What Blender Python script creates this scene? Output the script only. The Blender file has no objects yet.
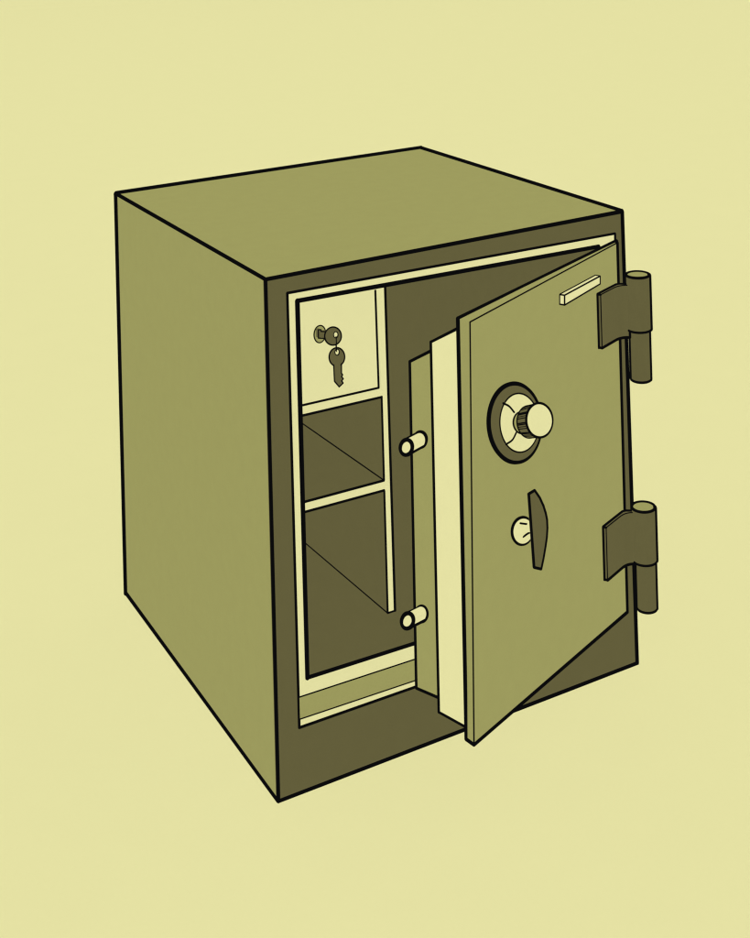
import bpy, math
from mathutils import Vector, Matrix

S = bpy.context.scene
C = S.collection

# ------------------------------------------------------------------ camera
cd = bpy.data.cameras.new("camera")
cam = bpy.data.objects.new("camera", cd)
C.objects.link(cam)
R = Matrix(((0.86601813, 0.02330339, -0.49946926),
            (-0.4992211, -0.01588536, -0.86632901),
            (-0.02812265, 0.99960222, -0.00212347)))
cam.matrix_world = Matrix.Translation((-0.54677, -1.28511, 0.91653)) @ R.to_4x4()
cd.sensor_fit = 'HORIZONTAL'
cd.sensor_width = 36.0
cd.lens = 36.0 * 1394.571 / 750.0
cd.shift_x = -47.05 / 750.0
cd.shift_y = -598.68 / 750.0
cd.clip_start = 0.01
cd.clip_end = 200
S.camera = cam

# ------------------------------------------------------------------ world + light
w = bpy.data.worlds.new("World")
S.world = w
w.use_nodes = True
w.node_tree.nodes['Background'].inputs[0].default_value = (0.8, 0.77, 0.37, 1)
w.node_tree.nodes['Background'].inputs[1].default_value = 0.0

# even print-like light: the same soft strength from every side, no cast shadows
ph = (1 + 5 ** 0.5) / 2
dirs = []
for s1 in (-1, 1):
    for s2 in (-1, 1):
        dirs += [((0, s1, s2 * ph), 5 / 168), ((s1, s2 * ph, 0), 5 / 168), ((s2 * ph, 0, s1), 5 / 168)]
        dirs += [((0, s1 * ph, s2 / ph), 9 / 280), ((s1 * ph, s2 / ph, 0), 9 / 280), ((s2 / ph, 0, s1 * ph), 9 / 280)]
        dirs += [((1, s1, s2), 9 / 280), ((-1, s1, s2), 9 / 280)]
for v, wt in dirs:
    ld = bpy.data.lights.new("even_light", 'SUN')
    ld.energy = 1.03 * 4 * math.pi * wt
    ld.angle = math.radians(20)
    ld.use_shadow = False
    ld.color = (1, 1, 1)
    lo = bpy.data.objects.new("even_light", ld)
    C.objects.link(lo)
    lo.rotation_euler = Vector(v).to_track_quat('Z', 'Y').to_euler()
    lo.location = Vector(v) * 2 + Vector((0, 0, 4.5))

S.view_settings.view_transform = 'Standard'
S.view_settings.look = 'None'
S.view_settings.exposure = 0
S.view_settings.gamma = 1
S.render.engine = 'CYCLES'
S.cycles.max_bounces = 0
S.cycles.diffuse_bounces = 0
S.cycles.glossy_bounces = 0
S.cycles.use_denoising = True
S.cycles.use_adaptive_sampling = False
S.cycles.filter_width = 1.25

# ------------------------------------------------------------------ materials
def lin(h):
    r = []
    for i in (0, 2, 4):
        c = int(h[i:i + 2], 16) / 255
        r.append(c / 12.92 if c <= .04045 else ((c + .055) / 1.055) ** 2.4)
    return r

def mat(name, h, amp=0.035, s=60.0, s2=600.0):
    """flat poster ink on paper: one colour with a faint mottle and grain"""
    m = bpy.data.materials.new(name)
    m.use_nodes = True
    n = m.node_tree.nodes
    L = m.node_tree.links
    n.clear()
    out = n.new('ShaderNodeOutputMaterial')
    d = n.new('ShaderNodeBsdfDiffuse')
    L.new(d.outputs[0], out.inputs[0])
    tc = n.new('ShaderNodeTexCoord')
    nz = n.new('ShaderNodeTexNoise'); nz.inputs['Scale'].default_value = s; nz.inputs['Detail'].default_value = 3
    ng = n.new('ShaderNodeTexNoise'); ng.inputs['Scale'].default_value = s2; ng.inputs['Detail'].default_value = 1
    L.new(tc.outputs['Object'], nz.inputs['Vector']); L.new(tc.outputs['Object'], ng.inputs['Vector'])
    ad = n.new('ShaderNodeMath'); ad.operation = 'ADD'
    L.new(nz.outputs[0], ad.inputs[0]); L.new(ng.outputs[0], ad.inputs[1])
    mr = n.new('ShaderNodeMapRange')
    mr.inputs['From Min'].default_value = 0.5; mr.inputs['From Max'].default_value = 1.5
    mr.inputs['To Min'].default_value = 1 - amp; mr.inputs['To Max'].default_value = 1 + amp
    L.new(ad.outputs[0], mr.inputs['Value'])
    c = lin(h)
    vm = n.new('ShaderNodeVectorMath'); vm.operation = 'SCALE'
    vm.inputs[0].default_value = c
    L.new(mr.outputs[0], vm.inputs['Scale'])
    L.new(vm.outputs[0], d.inputs['Color'])
    d.inputs['Roughness'].default_value = 0
    return m

PAPER = mat("pale_paper", "E5E1A3", 0.008, 14, 260)
OLIVE = mat("olive_paint", "9D9B5E")
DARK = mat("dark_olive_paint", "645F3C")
PALE = mat("pale_yellow_paint", "E5E1A3", 0.02)
INK = mat("black_ink", "0B0B0C", 0.02)
MATS = [INK, OLIVE, DARK, PALE]
K, O, D, P = 0, 1, 2, 3

# ------------------------------------------------------------------ mesh builder
class MB:
    def __init__(s):
        s.v = []; s.f = []; s.m = []; s.sm = []

    def face(s, pts, m, smooth=False):
        i = len(s.v)
        s.v += [tuple(p) for p in pts]
        s.f.append(list(range(i, i + len(pts)))); s.m.append(m); s.sm.append(smooth)

    def hexa(s, a, b, m, ms=None):
        """a: 4 corners of one face, b: the matching 4 of the opposite one. ms: materials (a, b, sides...)"""
        ms = ms or [m] * 6
        s.face(a, ms[0]); s.face(b[::-1], ms[1])
        for i in range(4):
            j = (i + 1) % 4
            s.face([a[j], a[i], b[i], b[j]], ms[2 + i])

    def box(s, x0, x1, y0, y1, z0, z1, m, front=None):
        a = [(x0, y0, z0), (x1, y0, z0), (x1, y0, z1), (x0, y0, z1)]
        b = [(x, y1, z) for x, _, z in a]
        ms = [m if front is None else front] + [m] * 5
        s.hexa(a, b, m, ms)

    def ring(s, outer, inner, y0, y1, m):
        """flat four-sided frame between two (x, z) quads, from y0 to y1"""
        for i in range(4):
            j = (i + 1) % 4
            o1, o2, n1, n2 = outer[i], outer[j], inner[i], inner[j]
            for y in (y0, y1):
                s.face([(o1[0], y, o1[1]), (o2[0], y, o2[1]), (n2[0], y, n2[1]), (n1[0], y, n1[1])], m)
            s.face([(o1[0], y0, o1[1]), (o2[0], y0, o2[1]), (o2[0], y1, o2[1]), (o1[0], y1, o1[1])], m)
            s.face([(n1[0], y0, n1[1]), (n2[0], y0, n2[1]), (n2[0], y1, n2[1]), (n1[0], y1, n1[1])], m)

    def prism(s, poly, y0, y1, m, side=None):
        """(x, z) outline extruded in y"""
        side = m if side is None else side
        s.face([(x, y0, z) for x, z in poly], m)
        s.face([(x, y1, z) for x, z in poly][::-1], m)
        for i in range(len(poly)):
            a, b = poly[i], poly[(i + 1) % len(poly)]
            s.face([(a[0], y0, a[1]), (b[0], y0, b[1]), (b[0], y1, b[1]), (a[0], y1, a[1])], side)

    def vprism(s, poly, z0, z1, m):
        """(x, y) outline extruded in z"""
        s.face([(x, y, z0) for x, y in poly][::-1], m)
        s.face([(x, y, z1) for x, y in poly], m)
        for i in range(len(poly)):
            a, b = poly[i], poly[(i + 1) % len(poly)]
            s.face([(a[0], a[1], z0), (b[0], b[1], z0), (b[0], b[1], z1), (a[0], a[1], z1)], m)

    def ball(s, c, r, m=K, n=8):
        c = Vector(c)
        P_ = lambda i, j: c + r * Vector((math.sin(math.pi * i / n) * math.cos(2 * math.pi * j / n),
                                          math.sin(math.pi * i / n) * math.sin(2 * math.pi * j / n),
                                          math.cos(math.pi * i / n)))
        for i in range(n):
            for j in range(n):
                q = [P_(i, j), P_(i + 1, j), P_(i + 1, j + 1), P_(i, j + 1)]
                if i == 0: q = q[:3]
                elif i == n - 1: q = [q[0], q[1], q[3]]
                s.face(q, m, True)

    def ink(s, pts, px, closed=False, m=K, taper=None):
        """raised black key line following an edge; width px in millimetres"""
        r = px * 0.00064
        pts = [Vector(p) for p in pts]
        if closed: pts = pts + [pts[0]]
        n = 8
        for i in range(len(pts) - 1):
            a, b = pts[i], pts[i + 1]
            t = (b - a)
            if t.length < 1e-7: continue
            t.normalize()
            u = t.orthogonal().normalized(); v = t.cross(u)
            ra = rb = r
            if taper: ra = r * taper[0]; rb = r * taper[1]
            ca = [a + ra * (u * math.cos(2 * math.pi * k / n) + v * math.sin(2 * math.pi * k / n)) for k in range(n)]
            cb = [b + rb * (u * math.cos(2 * math.pi * k / n) + v * math.sin(2 * math.pi * k / n)) for k in range(n)]
            for k in range(n):
                l = (k + 1) % n
                s.face([ca[k], ca[l], cb[l], cb[k]], m, True)
            s.ball(a, ra, m, 6)
        s.ball(pts[-1], r if not taper else r * taper[1], m, 6)

    def sweep(s, pts, px, closed=False, m=K):
        """the same line for smooth curves"""
        r = px * 0.00064
        pts = [Vector(p) for p in pts]
        N = len(pts); n = 8
        rings = []
        u = None
        for i in range(N):
            if closed: t = pts[(i + 1) % N] - pts[i - 1]
            else: t = pts[min(i + 1, N - 1)] - pts[max(i - 1, 0)]
            t.normalize()
            if u is None: u = t.orthogonal().normalized()
            u = (u - t * u.dot(t)).normalized(); v = t.cross(u)
            rings.append([pts[i] + r * (u * math.cos(2 * math.pi * k / n) + v * math.sin(2 * math.pi * k / n)) for k in range(n)])
        for i in range(N if closed else N - 1):
            A = rings[i]; B = rings[(i + 1) % N]
            sh = 0
            if closed and i == N - 1:
                sh = min(range(n), key=lambda h: (A[0] - B[h]).length)
            for k in range(n):
                l = (k + 1) % n
                s.face([A[k], A[l], B[(l + sh) % n], B[(k + sh) % n]], m, True)
        if not closed:
            s.ball(pts[0], r, m, 6); s.ball(pts[-1], r, m, 6)

    def lathe(s, prof, m, cap0=None, cap1=None, n=64, axis='y', smooth=True):
        """prof: list of (centre, ra, rb) ellipses; ra along the first axis, rb along the second"""
        rings = [[ell(c, ra, rb, 2 * math.pi * k / n, axis) for k in range(n)] for c, ra, rb in prof]
        for i in range(len(prof) - 1):
            mm = m[i] if isinstance(m, (list, tuple)) else m
            for k in range(n):
                l = (k + 1) % n
                s.face([rings[i][k], rings[i][l], rings[i + 1][l], rings[i + 1][k]], mm, smooth)
        if cap0 is not None: s.face(rings[0], cap0)
        if cap1 is not None: s.face(rings[-1], cap1)

    def build(s, name, parent=None, loc=(0, 0, 0), rz=0, label=None):
        me = bpy.data.meshes.new(name)
        me.from_pydata(s.v, [], s.f)
        used = sorted(set(s.m))
        for i in used: me.materials.append(MATS[i])
        for p, mi, sm in zip(me.polygons, s.m, s.sm):
            p.material_index = used.index(mi)
            p.use_smooth = sm
        me.update()
        import bmesh
        bm = bmesh.new(); bm.from_mesh(me)
        bmesh.ops.remove_doubles(bm, verts=bm.verts, dist=1e-6)
        bmesh.ops.recalc_face_normals(bm, faces=bm.faces)
        bm.to_mesh(me); bm.free()
        o = bpy.data.objects.new(name, me)
        C.objects.link(o)
        o.parent = parent
        o.location = loc
        o.rotation_euler = (0, 0, rz)
        if label: o['label'] = label
        return o


SKEW = 0.0
def ell(c, ra, rb, t, axis='y'):
    x, y, z = c
    if axis == 'y': return (x + ra * math.cos(t), y, z + rb * math.sin(t) + SKEW * ra * math.cos(t))
    if axis == 'z': return (x + ra * math.cos(t), y + rb * math.sin(t), z)
    return (x, y + ra * math.cos(t), z + rb * math.sin(t) + SKEW * ra * math.cos(t))

def ellipse(c, ra, rb, axis='y', n=64, t0=0, t1=2 * math.pi):
    full = abs(t1 - t0 - 2 * math.pi) < 1e-6
    return [ell(c, ra, rb, t0 + (t1 - t0) * k / (n if full else n - 1), axis) for k in range(n)]

def smooth_curve(pts, n=8):
    pts = [Vector(p) for p in pts]
    q = [2 * pts[0] - pts[1]] + pts + [2 * pts[-1] - pts[-2]]
    out = []
    for i in range(1, len(q) - 2):
        for k in range(n):
            t = k / n
            out.append(0.5 * ((2 * q[i]) + (-q[i - 1] + q[i + 1]) * t + (2 * q[i - 1] - 5 * q[i] + 4 * q[i + 1] - q[i + 2]) * t * t
                              + (-q[i - 1] + 3 * q[i] - 3 * q[i + 1] + q[i + 2]) * t ** 3))
    out.append(pts[-1])
    return out

# ------------------------------------------------------------------ ground: a studio sweep of plain paper
def ground():
    g = MB()
    prof = [(0.0, -0.0028), (9.0, -0.0028)]
    for k in range(1, 17):
        a = math.pi / 2 * k / 16
        prof.append((9.0 + 2.5 * math.sin(a), -0.0028 + 2.5 * (1 - math.cos(a))))
    prof.append((11.5, 6.0))
    n = 64
    for i in range(len(prof) - 1):
        for k in range(n):
            a0 = 2 * math.pi * k / n; a1 = 2 * math.pi * (k + 1) / n
            q = [(prof[i][0] * math.cos(a0), prof[i][0] * math.sin(a0), prof[i][1]),
                 (prof[i + 1][0] * math.cos(a0), prof[i + 1][0] * math.sin(a0), prof[i + 1][1]),
                 (prof[i + 1][0] * math.cos(a1), prof[i + 1][0] * math.sin(a1), prof[i + 1][1]),
                 (prof[i][0] * math.cos(a1), prof[i][0] * math.sin(a1), prof[i][1])]
            if i == 0: q = q[:3]
            g.face(q, P, i > 1)
    o = g.build("ground", None, (0.22, 0.22, 0))
    o.data.materials.clear(); o.data.materials.append(PAPER)
    o['kind'] = 'structure'
ground()

# ------------------------------------------------------------------ the safe
safe = bpy.data.objects.new("safe", None)
C.objects.link(safe)
safe.empty_display_size = 0.1
safe.location = (0, 0, 0)
safe['label'] = "olive green steel safe with dark front frame, its thick door standing ajar"
safe['category'] = "safe"

cA, cB, cC, cD = (-.0002, .4739, .5147), (.4525, .4739, .5177), (.4476, 0, .5199), (.0014, 0, .5173)
cE, cF, cG, cH = (-.0016, .4739, .0018), (-.0003, 0, 0), (.4507, 0, -.0016), (.4525, .4739, 0)
YF = .006
def at_y(p, q, y):
    t = (y - p[1]) / (q[1] - p[1])
    return tuple(p[i] + (q[i] - p[i]) * t for i in range(3))
fD, fC, fG, fF = at_y(cD, cA, YF), at_y(cC, cB, YF), at_y(cG, cH, YF), at_y(cF, cE, YF)

b = MB()
b.face([fD, fC, cB, cA], O); b.face([fF, fD, cA, cE], O); b.face([fC, fG, cH, cB], O)
b.face([fG, fF, cE, cH], O); b.face([cA, cB, cH, cE], O)
b.ring([(fF[0], fF[2]), (fG[0], fG[2]), (fC[0], fC[2]), (fD[0], fD[2])],
       [(.030, .100), (.4165, .100), (.4165, .4935), (.030, .4935)], YF, YF + .002, O)
b.ink([cE, cA], 5.8); b.ink([cA, cB], 6.2); b.ink([cB, at_y(cC, cB, .001)], 5.8, taper=(1, .85))
b.ink([cA, at_y(cD, cA, .001)], 3.3, taper=(1.15, .95))
b.ink([cE, at_y(cF, cE, .001)], 4.0, taper=(1.12, .85))
b.ink([cB, cH, cE], 3.6); b.ink([cH, at_y(cG, cH, .001)], 3.6)
b.build("body", safe)

# front frame: the dark border round the opening
TO = [(.0241, .0653), (.4230, .0610), (.4359, .4964), (.0242, .4999)]
TI = [(.0344, .1119), (.4110, .1037), (.4120, .4853), (.0349, .4902)]
b = MB()
b.ring([(cF[0], cF[2]), (cG[0], cG[2]), (cC[0], cC[2]), (cD[0], cD[2])], TO, 0, YF, D)
b.ink([cD, cF], 3.2); b.ink([cF, cG], 3.1, taper=(.95, 1.15)); b.ink([cG, cC], 3.8); b.ink([cC, cD], 3.5, taper=(1.1, .95))
b.build("front_frame", safe)

# pale trim plate round the opening
b = MB()
b.ring(TO, TI, -.0008, .0004, P)
y = -.0008
b.ink([(x, y, z) for x, z in TO], 2.3, closed=True)
b.ink([(TI[3][0], y, TI[3][1]), (TI[0][0], y, TI[0][1])], 4.2, taper=(1, .9))
b.ink([(TI[0][0], y, TI[0][1]), (TI[1][0], y, TI[1][1])], 3.0)
b.ink([(TI[1][0], y, TI[1][1]), (TI[2][0], y, TI[2][1])], 2.6)
b.ink([(TI[3][0], y, TI[3][1]), (TI[2][0], y, TI[2][1])], 3.8)
trim = b.build("opening_trim", safe)
b = MB()
bl = [(.0246, .0743), (.4200, .0655), (.4200, .0880), (.0246, .0963)]
b.prism(bl, -.0022, -.0009, O)
b.ink([(bl[0][0], -.0022, bl[0][1]), (bl[1][0], -.0022, bl[1][1])], 1.1)
b.ink([(bl[3][0], -.0022, bl[3][1]), (bl[2][0], -.0022, bl[2][1])], 1.1)
b.build("sill_band", trim)

# interior
FZ = .110
b = MB()
x0, x1, y0, y1, z0, z1 = .0325, .4140, .0050, .420, FZ, .4920
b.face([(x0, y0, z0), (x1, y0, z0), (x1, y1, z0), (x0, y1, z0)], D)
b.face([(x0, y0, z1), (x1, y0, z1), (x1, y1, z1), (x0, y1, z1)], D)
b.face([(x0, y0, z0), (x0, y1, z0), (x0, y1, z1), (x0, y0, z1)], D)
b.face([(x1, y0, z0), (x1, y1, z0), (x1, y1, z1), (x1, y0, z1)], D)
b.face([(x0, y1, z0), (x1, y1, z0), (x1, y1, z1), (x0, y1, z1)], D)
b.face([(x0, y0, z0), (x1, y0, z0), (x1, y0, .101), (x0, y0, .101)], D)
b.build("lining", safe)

# divider: upright board, skewed a little as drawn
YD = .065
def dvx(y): return .1621 - .0377 * (y - YD)
b = MB()
a_ = [(dvx(YD), YD, FZ + .0006), (.1711, YD, FZ + .0006), (.1700, YD, .4915), (dvx(YD) - .001, YD, .4915)]
bb = [(dvx(.418), .418, FZ + .0006), (dvx(.418) + .009, .418, FZ + .0006), (dvx(.418) + .009, .418, .4915), (dvx(.418), .418, .4915)]
b.hexa(a_, bb, D, [P, D, D, D, D, D])
b.ink([a_[1], a_[2]], 2.4)
b.ink([(dvx(YD), YD, FZ + .001), (dvx(YD), YD, .2438)], 1.9)
b.ink([(dvx(YD), YD, .2555), (dvx(YD), YD, .3466)], 1.9)
b.ink([a_[0], a_[1]], 1.8)
b.ink([a_[0], (dvx(.41), .41, FZ + .0006)], 1.25)
b.build("divider", safe)

def shelf(z0, z1, m_side):
    b = MB()
    xe0, xe1 = dvx(YD) - .0004, dvx(.415) - .0004
    a_ = [(.0335, YD, z0), (xe0, YD, z0 - .0007), (xe0, YD, z1 - .0006), (.0335, YD, z1)]
    bb = [(.0335, .415, z0), (xe1, .415, z0), (xe1, .415, z1), (.0335, .415, z1)]
    b.hexa(a_, bb, D, [P, D, D, D, D, D])
    b.ink([a_[0], a_[1]], 2.2); b.ink([a_[3], a_[2]], 2.2)
    b.ink([(xe0, YD, z1), (xe1, .41, z1)], 1.25)
    return b
shelf(.2452, .2558, D).build("shelf", safe)
b = MB()
xe0, xe1 = dvx(YD) - .0004, dvx(.415) - .0004
b.hexa([(.0335, YD, .3470), (xe0 , YD, .3462), (xe0, YD, .3572), (.0335, YD, .3582)],
       [(.0335, .415, .347), (xe1, .415, .3462), (xe1, .415, .3572), (.0335, .415, .3582)], D, [P, D, D, D, D, D])
b.ink([(.0335, YD, .3470), (xe0 - .001, YD, .3462)], 2.2)
b.build("shelf", safe)

# lock box in the upper left compartment
b = MB()
b.box(.0335, .1612, YD - .0003, .410, .3570, .4910, D, P)
locker = b.build("lock_box", safe)
b = MB()
pan = [(.0340, .3584), (.1579, .3576), (.1571, .4905), (.0340, .4905)]
b.prism(pan, YD - .0015, YD + .0004, P)
b.ink([(.0340, YD - .0015, .3584), (.1579, YD - .0015, .3576)], 2.0)
b.ink([(.1579, YD - .0015, .3576), (.1571, YD - .0015, .4635)], 2.0)
b.build("lock_box_door", locker)
# lock cylinder
b = MB()
lc = (.0885, YD - .0015, .4296)
b.lathe([(lc, .0071, .0093), ((lc[0], lc[1] - .0015, lc[2]), .0068, .0091)], O, cap1=O, n=40)
b.sweep(ellipse((lc[0], lc[1] - .0015, lc[2]), .0068, .0091, n=40), 1.1, True)
b.build("lock", locker)

# ------------------------------------------------------------------ door (leaf frame: +x towards the hinge, +y back into the safe)
TH = .405
HL = (.4273, -.015, 0)
def XZ(l): return [(-a, z) for a, z in l]
SF = XZ([(.2925, .4804), (-.0004, .4899), (.0007, .0710), (.3056, .0781)])     # TL TR BR BL
SB = XZ([(.2956, .4826), (-.0085, .4893), (.0012, .0740), (.3011, .0768)])
b = MB()
F_ = [(x, 0, z) for x, z in SF]; B_ = [(x, yy, z) for (x, z), yy in zip(SB, (.012, .0055, .0055, .012))]
b.hexa(F_, B_, O)
b.ink([F_[0], F_[1]], 1.2); b.ink([F_[0], F_[3]], 1.2)
b.ink([F_[1], F_[2]], 3.4); b.ink([F_[2], F_[3]], 3.0, taper=(1.1, .95)); b.ink([F_[3], B_[3]], 3.0)
b.ink([B_[0], B_[3]], 3.3); b.ink([B_[0], B_[1]], 3.4, taper=(.95, 1.1)); b.ink([B_[1], F_[1]], 3.0)
door = b.build("door", safe, HL, TH, label="thick olive door swung open on two dark hinges")

b = MB()
pf = [(-.2966, .0122, .4728), (-.022, .0122, .4780), (-.022, .0122, .0900), (-.3012, .0122, .0885)]
pr = [(-.2952, .046, .4536), (-.040, .046, .4590), (-.040, .046, .1050), (-.2991, .046, .0905)]
b.hexa(pf, pr, P)
b.ink([pr[0], pr[3]], 2.4); b.ink([pr[0], pf[0]], 2.1); b.ink([pr[3], pf[3]], 2.1)
b.ink([pr[0], pr[1], pr[2], pr[3]], 2.2)
b.build("door_plug", door)
b = MB()
qf = [(-.2948, .0462, .4448), (-.055, .0462, .4480), (-.055, .0462, .1160), (-.2985, .0462, .1043)]
qr = [(-.2932, .0745, .4284), (-.062, .0745, .4330), (-.062, .0745, .1180), (-.2975, .0745, .1040)]
b.hexa(qf, qr, O)
b.ink([qr[0], qr[3]], 2.5); b.ink([qr[0], qf[0]], 2.4); b.ink([qr[3], qf[3]], 2.4)
b.ink([qr[0], qr[1], qr[2], qr[3]], 2.2)
b.build("bolt_box", door)

def bolt(bz, e, k, dy=0):
    global SKEW
    SKEW = k
    b = MB()
    r = .0074
    c0 = (-.290, .0615 + dy, bz - .0008); c1 = (-.3205, .0607 + dy, bz + e)
    b.lathe([(c0, r, r), (c1, r, r)], P, cap1=P, n=40, axis='x')
    b.sweep(ellipse(c1, r, r, 'x', 40), 3.1, True)
    cb = (-.2972, .0613 + dy, bz)
    b.sweep(ellipse(cb, r, r, 'x', 40), 3.1, True)
    for t in (math.radians(54), math.radians(234)):
        b.ink([ell(cb, r, r, t, 'x'), ell(c1, r, r, t, 'x')], 3.0)
    return b
bolt(.3545, .0006, -.32).build("locking_bolt", door)
bolt(.1802, .0038, -.42, .0046).build("locking_bolt", door)

# name plate
b = MB()
q = XZ([(.1262, .4642), (.0504, .4657), (.0509, .4572), (.1267, .4540)])
qf = [(x, -.006, z) for x, z in q]; qb = [(x - .0005, -.0001, z) for x, z in q]
b.hexa(qf, qb, P)
b.ink(qf, 1.4, True); b.ink([qf[0], qb[0], qb[3], qf[3]], 1.4); b.ink([qb[0], qb[1], qf[1]], 1.4); b.ink([qb[3], qb[2], qb[1]], 1.4)
b.build("name_plate", door)

SKEW = -0.32
# dial: dark ring > pale cone face, neck, ribbed knob
b = MB()
dc = (-.2212, -.0001, .3594)
def off(c, y, dz=0, dx=0): return (c[0] + dx, y, c[2] + dz)
b.lathe([(dc, .0470, .0393), (off(dc, -.003), .0470, .0393), (off(dc, -.004), .0330, .0297)], D, cap1=D, n=80)
b.sweep(ellipse(off(dc, -.002), .0474, .0396, n=80), 3.5, True)
b.build("dial_ring", door)
b = MB()
pc = (-.2168, -.0041, .3585)
apx = lambda t, r, dy: ell(off(pc, dy), .0356 * r, .0297 * r, t)
b.lathe([(pc, .0356, .0297), (off(pc, -.0062), .0125, .0105)], P, cap1=P, n=80)
b.sweep(ellipse(off(pc, -.0042), .0356, .0297, n=80), 1.3, True)
for pts in ([(.2457, .3876), (.2361, .3816), (.2288, .3735)], [(.2425, .3456), (.2325, .3469), (.2262, .3528)]):
    L_ = []
    for a, z in pts:
        rr = math.hypot((-a - pc[0]) / .0356, (z - pc[2] - SKEW * (-a - pc[0])) / .0297)
        yy = -.0041 - .0021 * max(0, min(1, (1 - rr) / .64))
        L_.append((-a, yy - .0001, z))
    b.sweep(smooth_curve(L_), 1.6)
b.build("dial_face", door)
b = MB()
nc = (-.2156, -.0060, .3588)
b.lathe([(nc, .0163, .0110), ((-.2140, -.0132, .3605), .0150, .0108)], O, cap1=O, n=48)
b.sweep(ellipse(off(nc, -.0066), .0163, .0111, n=48), 1.4, True)
b.build("dial_neck", door)
b = MB()
k0 = (-.2125, -.0132, .3600); k1 = (-.2138, -.0262, .3648)
ka, kz = .0243, .0172
b.lathe([(k0, ka - .002, kz - .001), (k1, ka, kz)], D, cap0=D, n=72)
b.face(ellipse(k1, ka, kz, n=72), P)
b.sweep(ellipse(k0, ka - .002, kz - .001, n=72), 1.4, True)
b.sweep(ellipse(k1, ka, kz, n=72), 1.9, True)
for base in range(0, 360, 36):
    for dd, w_ in ((0, 1.0), (5, 1.0), (13, .6), (20, .8)):
        t = math.radians(base + dd + 6)
        b.ink([ell(k0, ka - .0018, kz - .0008, t), ell(k1, ka, kz, t)], w_)
b.build("dial_knob", door)

# handle: pale boss and bowed dark lever
b = MB()
hc = (-.2142, -.0001, .2478)
b.lathe([(hc, .0182, .0130), (off(hc, -.0025), .0185, .0132), (off(hc, -.0050), .0150, .0106), (off(hc, -.0062), .0085, .0062)], P, cap1=P, n=56)
b.sweep(ellipse(off(hc, -.0022), .0190, .0137, n=56), 2.3, True)
b.sweep(smooth_curve([(-.2236, -.0062, .2602), (-.2110, -.0075, .2548), (-.1970, -.0085, .2505)]), 1.5)
b.sweep(smooth_curve([(-.2192, -.0062, .2448), (-.2120, -.0075, .2458), (-.2044, -.0085, .2450)]), 1.5)
b.lathe([((-.2075, -.0055, .2500), .0075, .0062), ((-.2085, -.0170, .2555), .0060, .0052)], P, n=24)
b.build("handle_boss", door)
b = MB()
lv = XZ([(.2278, .2947), (.2170, .2942), (.2083, .2838), (.2018, .2731), (.1979, .2641), (.1958, .2568), (.1956, .2481),
         (.1971, .2395), (.2000, .2315), (.2044, .2212), (.2093, .2121), (.2219, .2189)])
b.prism(lv, -.0200, -.0180, D)
b.ink([(x, -.0200, z) for x, z in lv], 2.2, True)
b.build("handle_lever", door)

SKEW = 0.0
# ------------------------------------------------------------------ hinges
def to_world(a, bb, z):
    c, s_ = math.cos(TH), math.sin(TH)
    x, y = -a, bb
    return (HL[0] + c * x - s_ * y, HL[1] + s_ * x + c * y, z)

def hinge(cx, cy, ztop, zsplit, zbot, R1, R2, px2, leaf_a, zt, zb, bracket):
    b = MB()
    # pin knuckle, fixed to the safe by a short lug hidden behind the leaf
    c0 = (px2, cy, zbot); c1 = (px2, cy, zsplit + .001)
    b.lathe([(c0, R2, R2), (c1, R2, R2)], D, cap0=D, n=48, axis='z')
    b.box(cx - .009, cx + .002, cy + .004, -.0005, bracket[0], bracket[1], D)
    b.sweep(ellipse(c0, R2, R2, 'z', 48), 2.4, True)
    for t in (math.radians(-38.3), math.radians(141.7)):
        b.ink([ell(c0, R2, R2, t, 'z'), ell(c1, R2, R2, t, 'z')], 3.5)
    h = b.build("hinge", safe, label="dark barrel hinge holding the open door")
    # leaf with its knuckle
    b = MB()
    e0 = (cx, cy, zsplit); e1 = (cx, cy, ztop)
    b.lathe([(e0, R1, R1), (e1, R1, R1)], D, cap0=D, n=64, axis='z')
    b.face(ellipse(e1, R1, R1, 'z', 64), O)
    b.sweep(ellipse(e1, R1, R1, 'z', 64), 2.6, True)
    b.sweep(ellipse(e0, R1, R1, 'z', 48, math.radians(-191), math.radians(-30)), 2.2)
    jx, jy, _ = to_world(.0004, -.0138, 0)
    b.ink([(jx, jy, zb), (jx, jy, zsplit)], 2.2)
    for t in (math.radians(-38.3),):
        b.ink([ell(e0, R1, R1, t, 'z'), ell(e1, R1, R1, t, 'z')], 3.8)
    # plan outline of the leaf: flat on the door, then a step out round the door edge to the knuckle
    fr = [(leaf_a, -.0042), (.022, -.0042), (.014, -.0044), (.008, -.0058), (.003, -.0092), (.000, -.0140), (-.001, -.0200)]
    bk = [(-.004, -.0135), (.002, -.0030), (.006, -.0004), (.016, -.0003), (leaf_a + .0006, -.0003)]
    fr = [(p.x, p.y) for p in smooth_curve([Vector((u, v, 0)) for u, v in fr], 5)]
    fw = [to_world(a, q_, 0)[:2] for a, q_ in fr]
    # end the outline on the knuckle
    bw = [to_world(a, q_, 0)[:2] for a, q_ in bk]
    poly = fw + [(cx, cy)] + bw
    n = len(fw)
    dz = lambda i: 0
    b.vprism(poly, zb, zt, D)
    b.sweep([(x, y, zt) for x, y in fw], 1.0)
    b.sweep([(x, y, zt) for x, y in bw[::-1]], 2.7)
    b.ink([(bw[-1][0], bw[-1][1], zt), (bw[-1][0], bw[-1][1], zb)], 2.7)
    b.ink([(bw[-1][0], bw[-1][1], zt), (fw[0][0], fw[0][1], zt)], 2.0)
    b.ink([(bw[-1][0], bw[-1][1], zb), (fw[0][0], fw[0][1], zb)], 2.4)
    b.ink([(fw[0][0], fw[0][1], zt), (fw[0][0], fw[0][1], zb)], 1.0)
    b.sweep([(x, y, zb) for x, y in fw[:-7]], 2.6)
    b.build("hinge_leaf", h)

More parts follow.
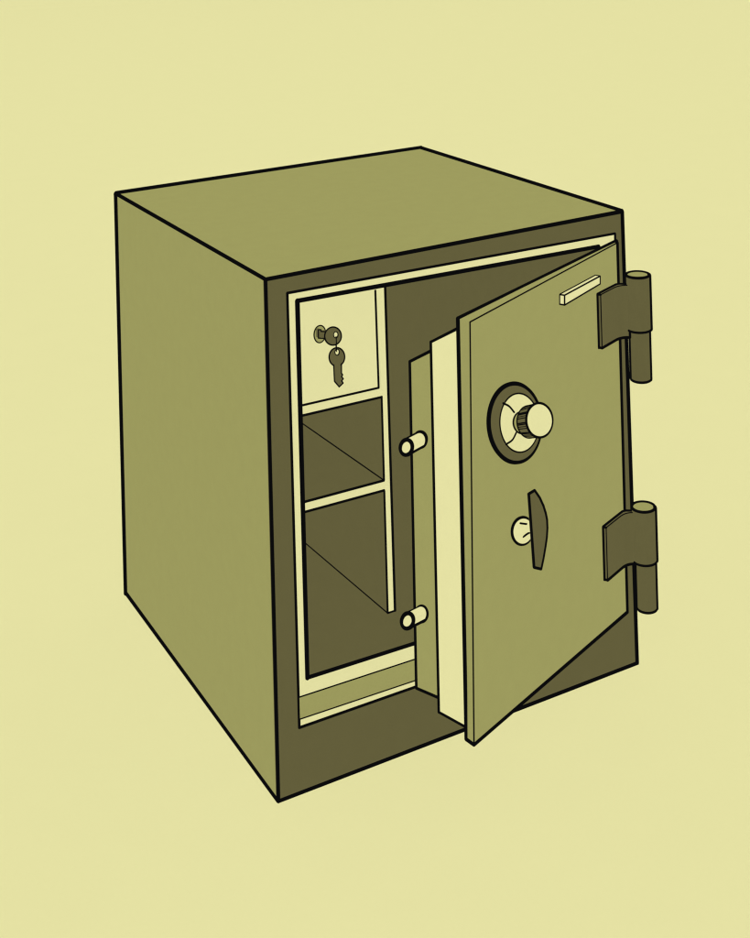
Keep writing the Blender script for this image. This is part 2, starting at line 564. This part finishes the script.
hinge(.4440, -.030, .4545, .3930, .3360, .0130, .0106, .4447, .0472, .4440, .3850, (.400, .420))
hinge(.4427, -.030, .1918, .1315, .0770, .0130, .0106, .4440, .0495, .1870, .1290, (.138, .158))

# ------------------------------------------------------------------ keys
SKEW = -0.15
def key_outline(c, ra, rz, t0, t1, tail, n=30):
    pts = [(c[0] + ra * math.cos(t0 + (t1 - t0) * k / n), c[1] + rz * math.sin(t0 + (t1 - t0) * k / n)) for k in range(n + 1)]
    return pts + tail

def bow_plate(b, c, ra, rz, hc, ha, hz, y0, y1, m, n=40):
    """disc with a hole"""
    for k in range(n):
        t0 = 2 * math.pi * k / n; t1 = 2 * math.pi * (k + 1) / n
        o0 = (c[0] + ra * math.cos(t0), c[1] + rz * math.sin(t0)); o1 = (c[0] + ra * math.cos(t1), c[1] + rz * math.sin(t1))
        i0 = (hc[0] + ha * math.cos(t0), hc[1] + hz * math.sin(t0)); i1 = (hc[0] + ha * math.cos(t1), hc[1] + hz * math.sin(t1))
        for y in (y0, y1): b.face([(o0[0], y, o0[1]), (o1[0], y, o1[1]), (i1[0], y, i1[1]), (i0[0], y, i0[1])], m)
        b.face([(o0[0], y0, o0[1]), (o1[0], y0, o1[1]), (o1[0], y1, o1[1]), (o0[0], y1, o0[1])], m)
        b.face([(i0[0], y0, i0[1]), (i1[0], y0, i1[1]), (i1[0], y1, i1[1]), (i0[0], y1, i0[1])], m)

def tag(o, label, cat, group=None):
    o['label'] = label; o['category'] = cat
    if group: o['group'] = group

y0, y1 = .0545, .0560
b = MB()
bow_plate(b, (.1003, .4273), .0098, .0096, (.1036, .4280), .0026, .0033, y0, y1, D)
b.sweep(ellipse((.1003, y0, .4273), .0098, .0096), 1.3, True)
b.sweep(ellipse((.1036, y0, .4280), .0026, .0033, n=24), .9, True)
# blade running back into the lock
bladeF = [(.0935, .0557, .4345), (.0925, .0557, .4255)]
bladeB = [(.0845, .0600, .4352), (.0840, .0600, .4268)]
sk = [(.0940, .4335), (.0850, .4358), (.0838, .4380), (.0832, .4378), (.0838, .4270), (.0930, .4250)]
b.prism([(.0940, .4330), (.0868, .4345), (.0868, .4364), (.0838, .4368), (.0836, .4280), (.0866, .4273), (.0868, .4282), (.0930, .4262)], .0555, .0610, D)
b.ink([(.0915, .0555, .4334), (.0868, .0555, .4345), (.0868, .0555, .4364), (.0838, .0555, .4368), (.0836, .0555, .4280),
       (.0866, .0555, .4273), (.0915, .0555, .4262)], 1.1)
b.box(.0845, .0862, .0600, .0640, .4285, .4350, D)
k1 = b.build("key")
tag(k1, "dark key stuck in the lock of the pale box door, the upper key", "key", "two keys on one ring")

b = MB()
y0, y1 = .0562, .0577
bow_plate(b, (.1050, .4037), .0092, .0098, (.1054, .4087), .0026, .0032, y0, y1, D)
tail = [(.1009, .3960), (.1013, .3786), (.1067, .3715), (.1115, .3746), (.1098, .3774), (.1119, .3790), (.1099, .3818), (.1112, .3833), (.1099, .3855), (.1102, .3955)]
b.prism(tail, y0 + .0001, y1 - .0001, D)
b.ink([(x, y0, z) for x, z in tail], 1.2)
b.sweep(ellipse((.1050, y0, .4037), .0092, .0098, n=60, t0=math.radians(-60), t1=math.radians(244)), 1.3)
b.sweep(ellipse((.1054, y0, .4087), .0026, .0032, n=24), .9, True)
k2 = b.build("key")
tag(k2, "dark notched key hanging down under the key in the lock", "key", "two keys on one ring")

b = MB()
loop = []
for k in range(28):
    t = 2 * math.pi * k / 28
    loop.append((.1040, .0550 + .0006 * math.cos(t), .4180 + .0078 * math.sin(t)))
b.sweep(loop, 1.0, True)
kr = b.build("key_ring")
tag(kr, "thin black wire ring linking the two keys", "key ring")
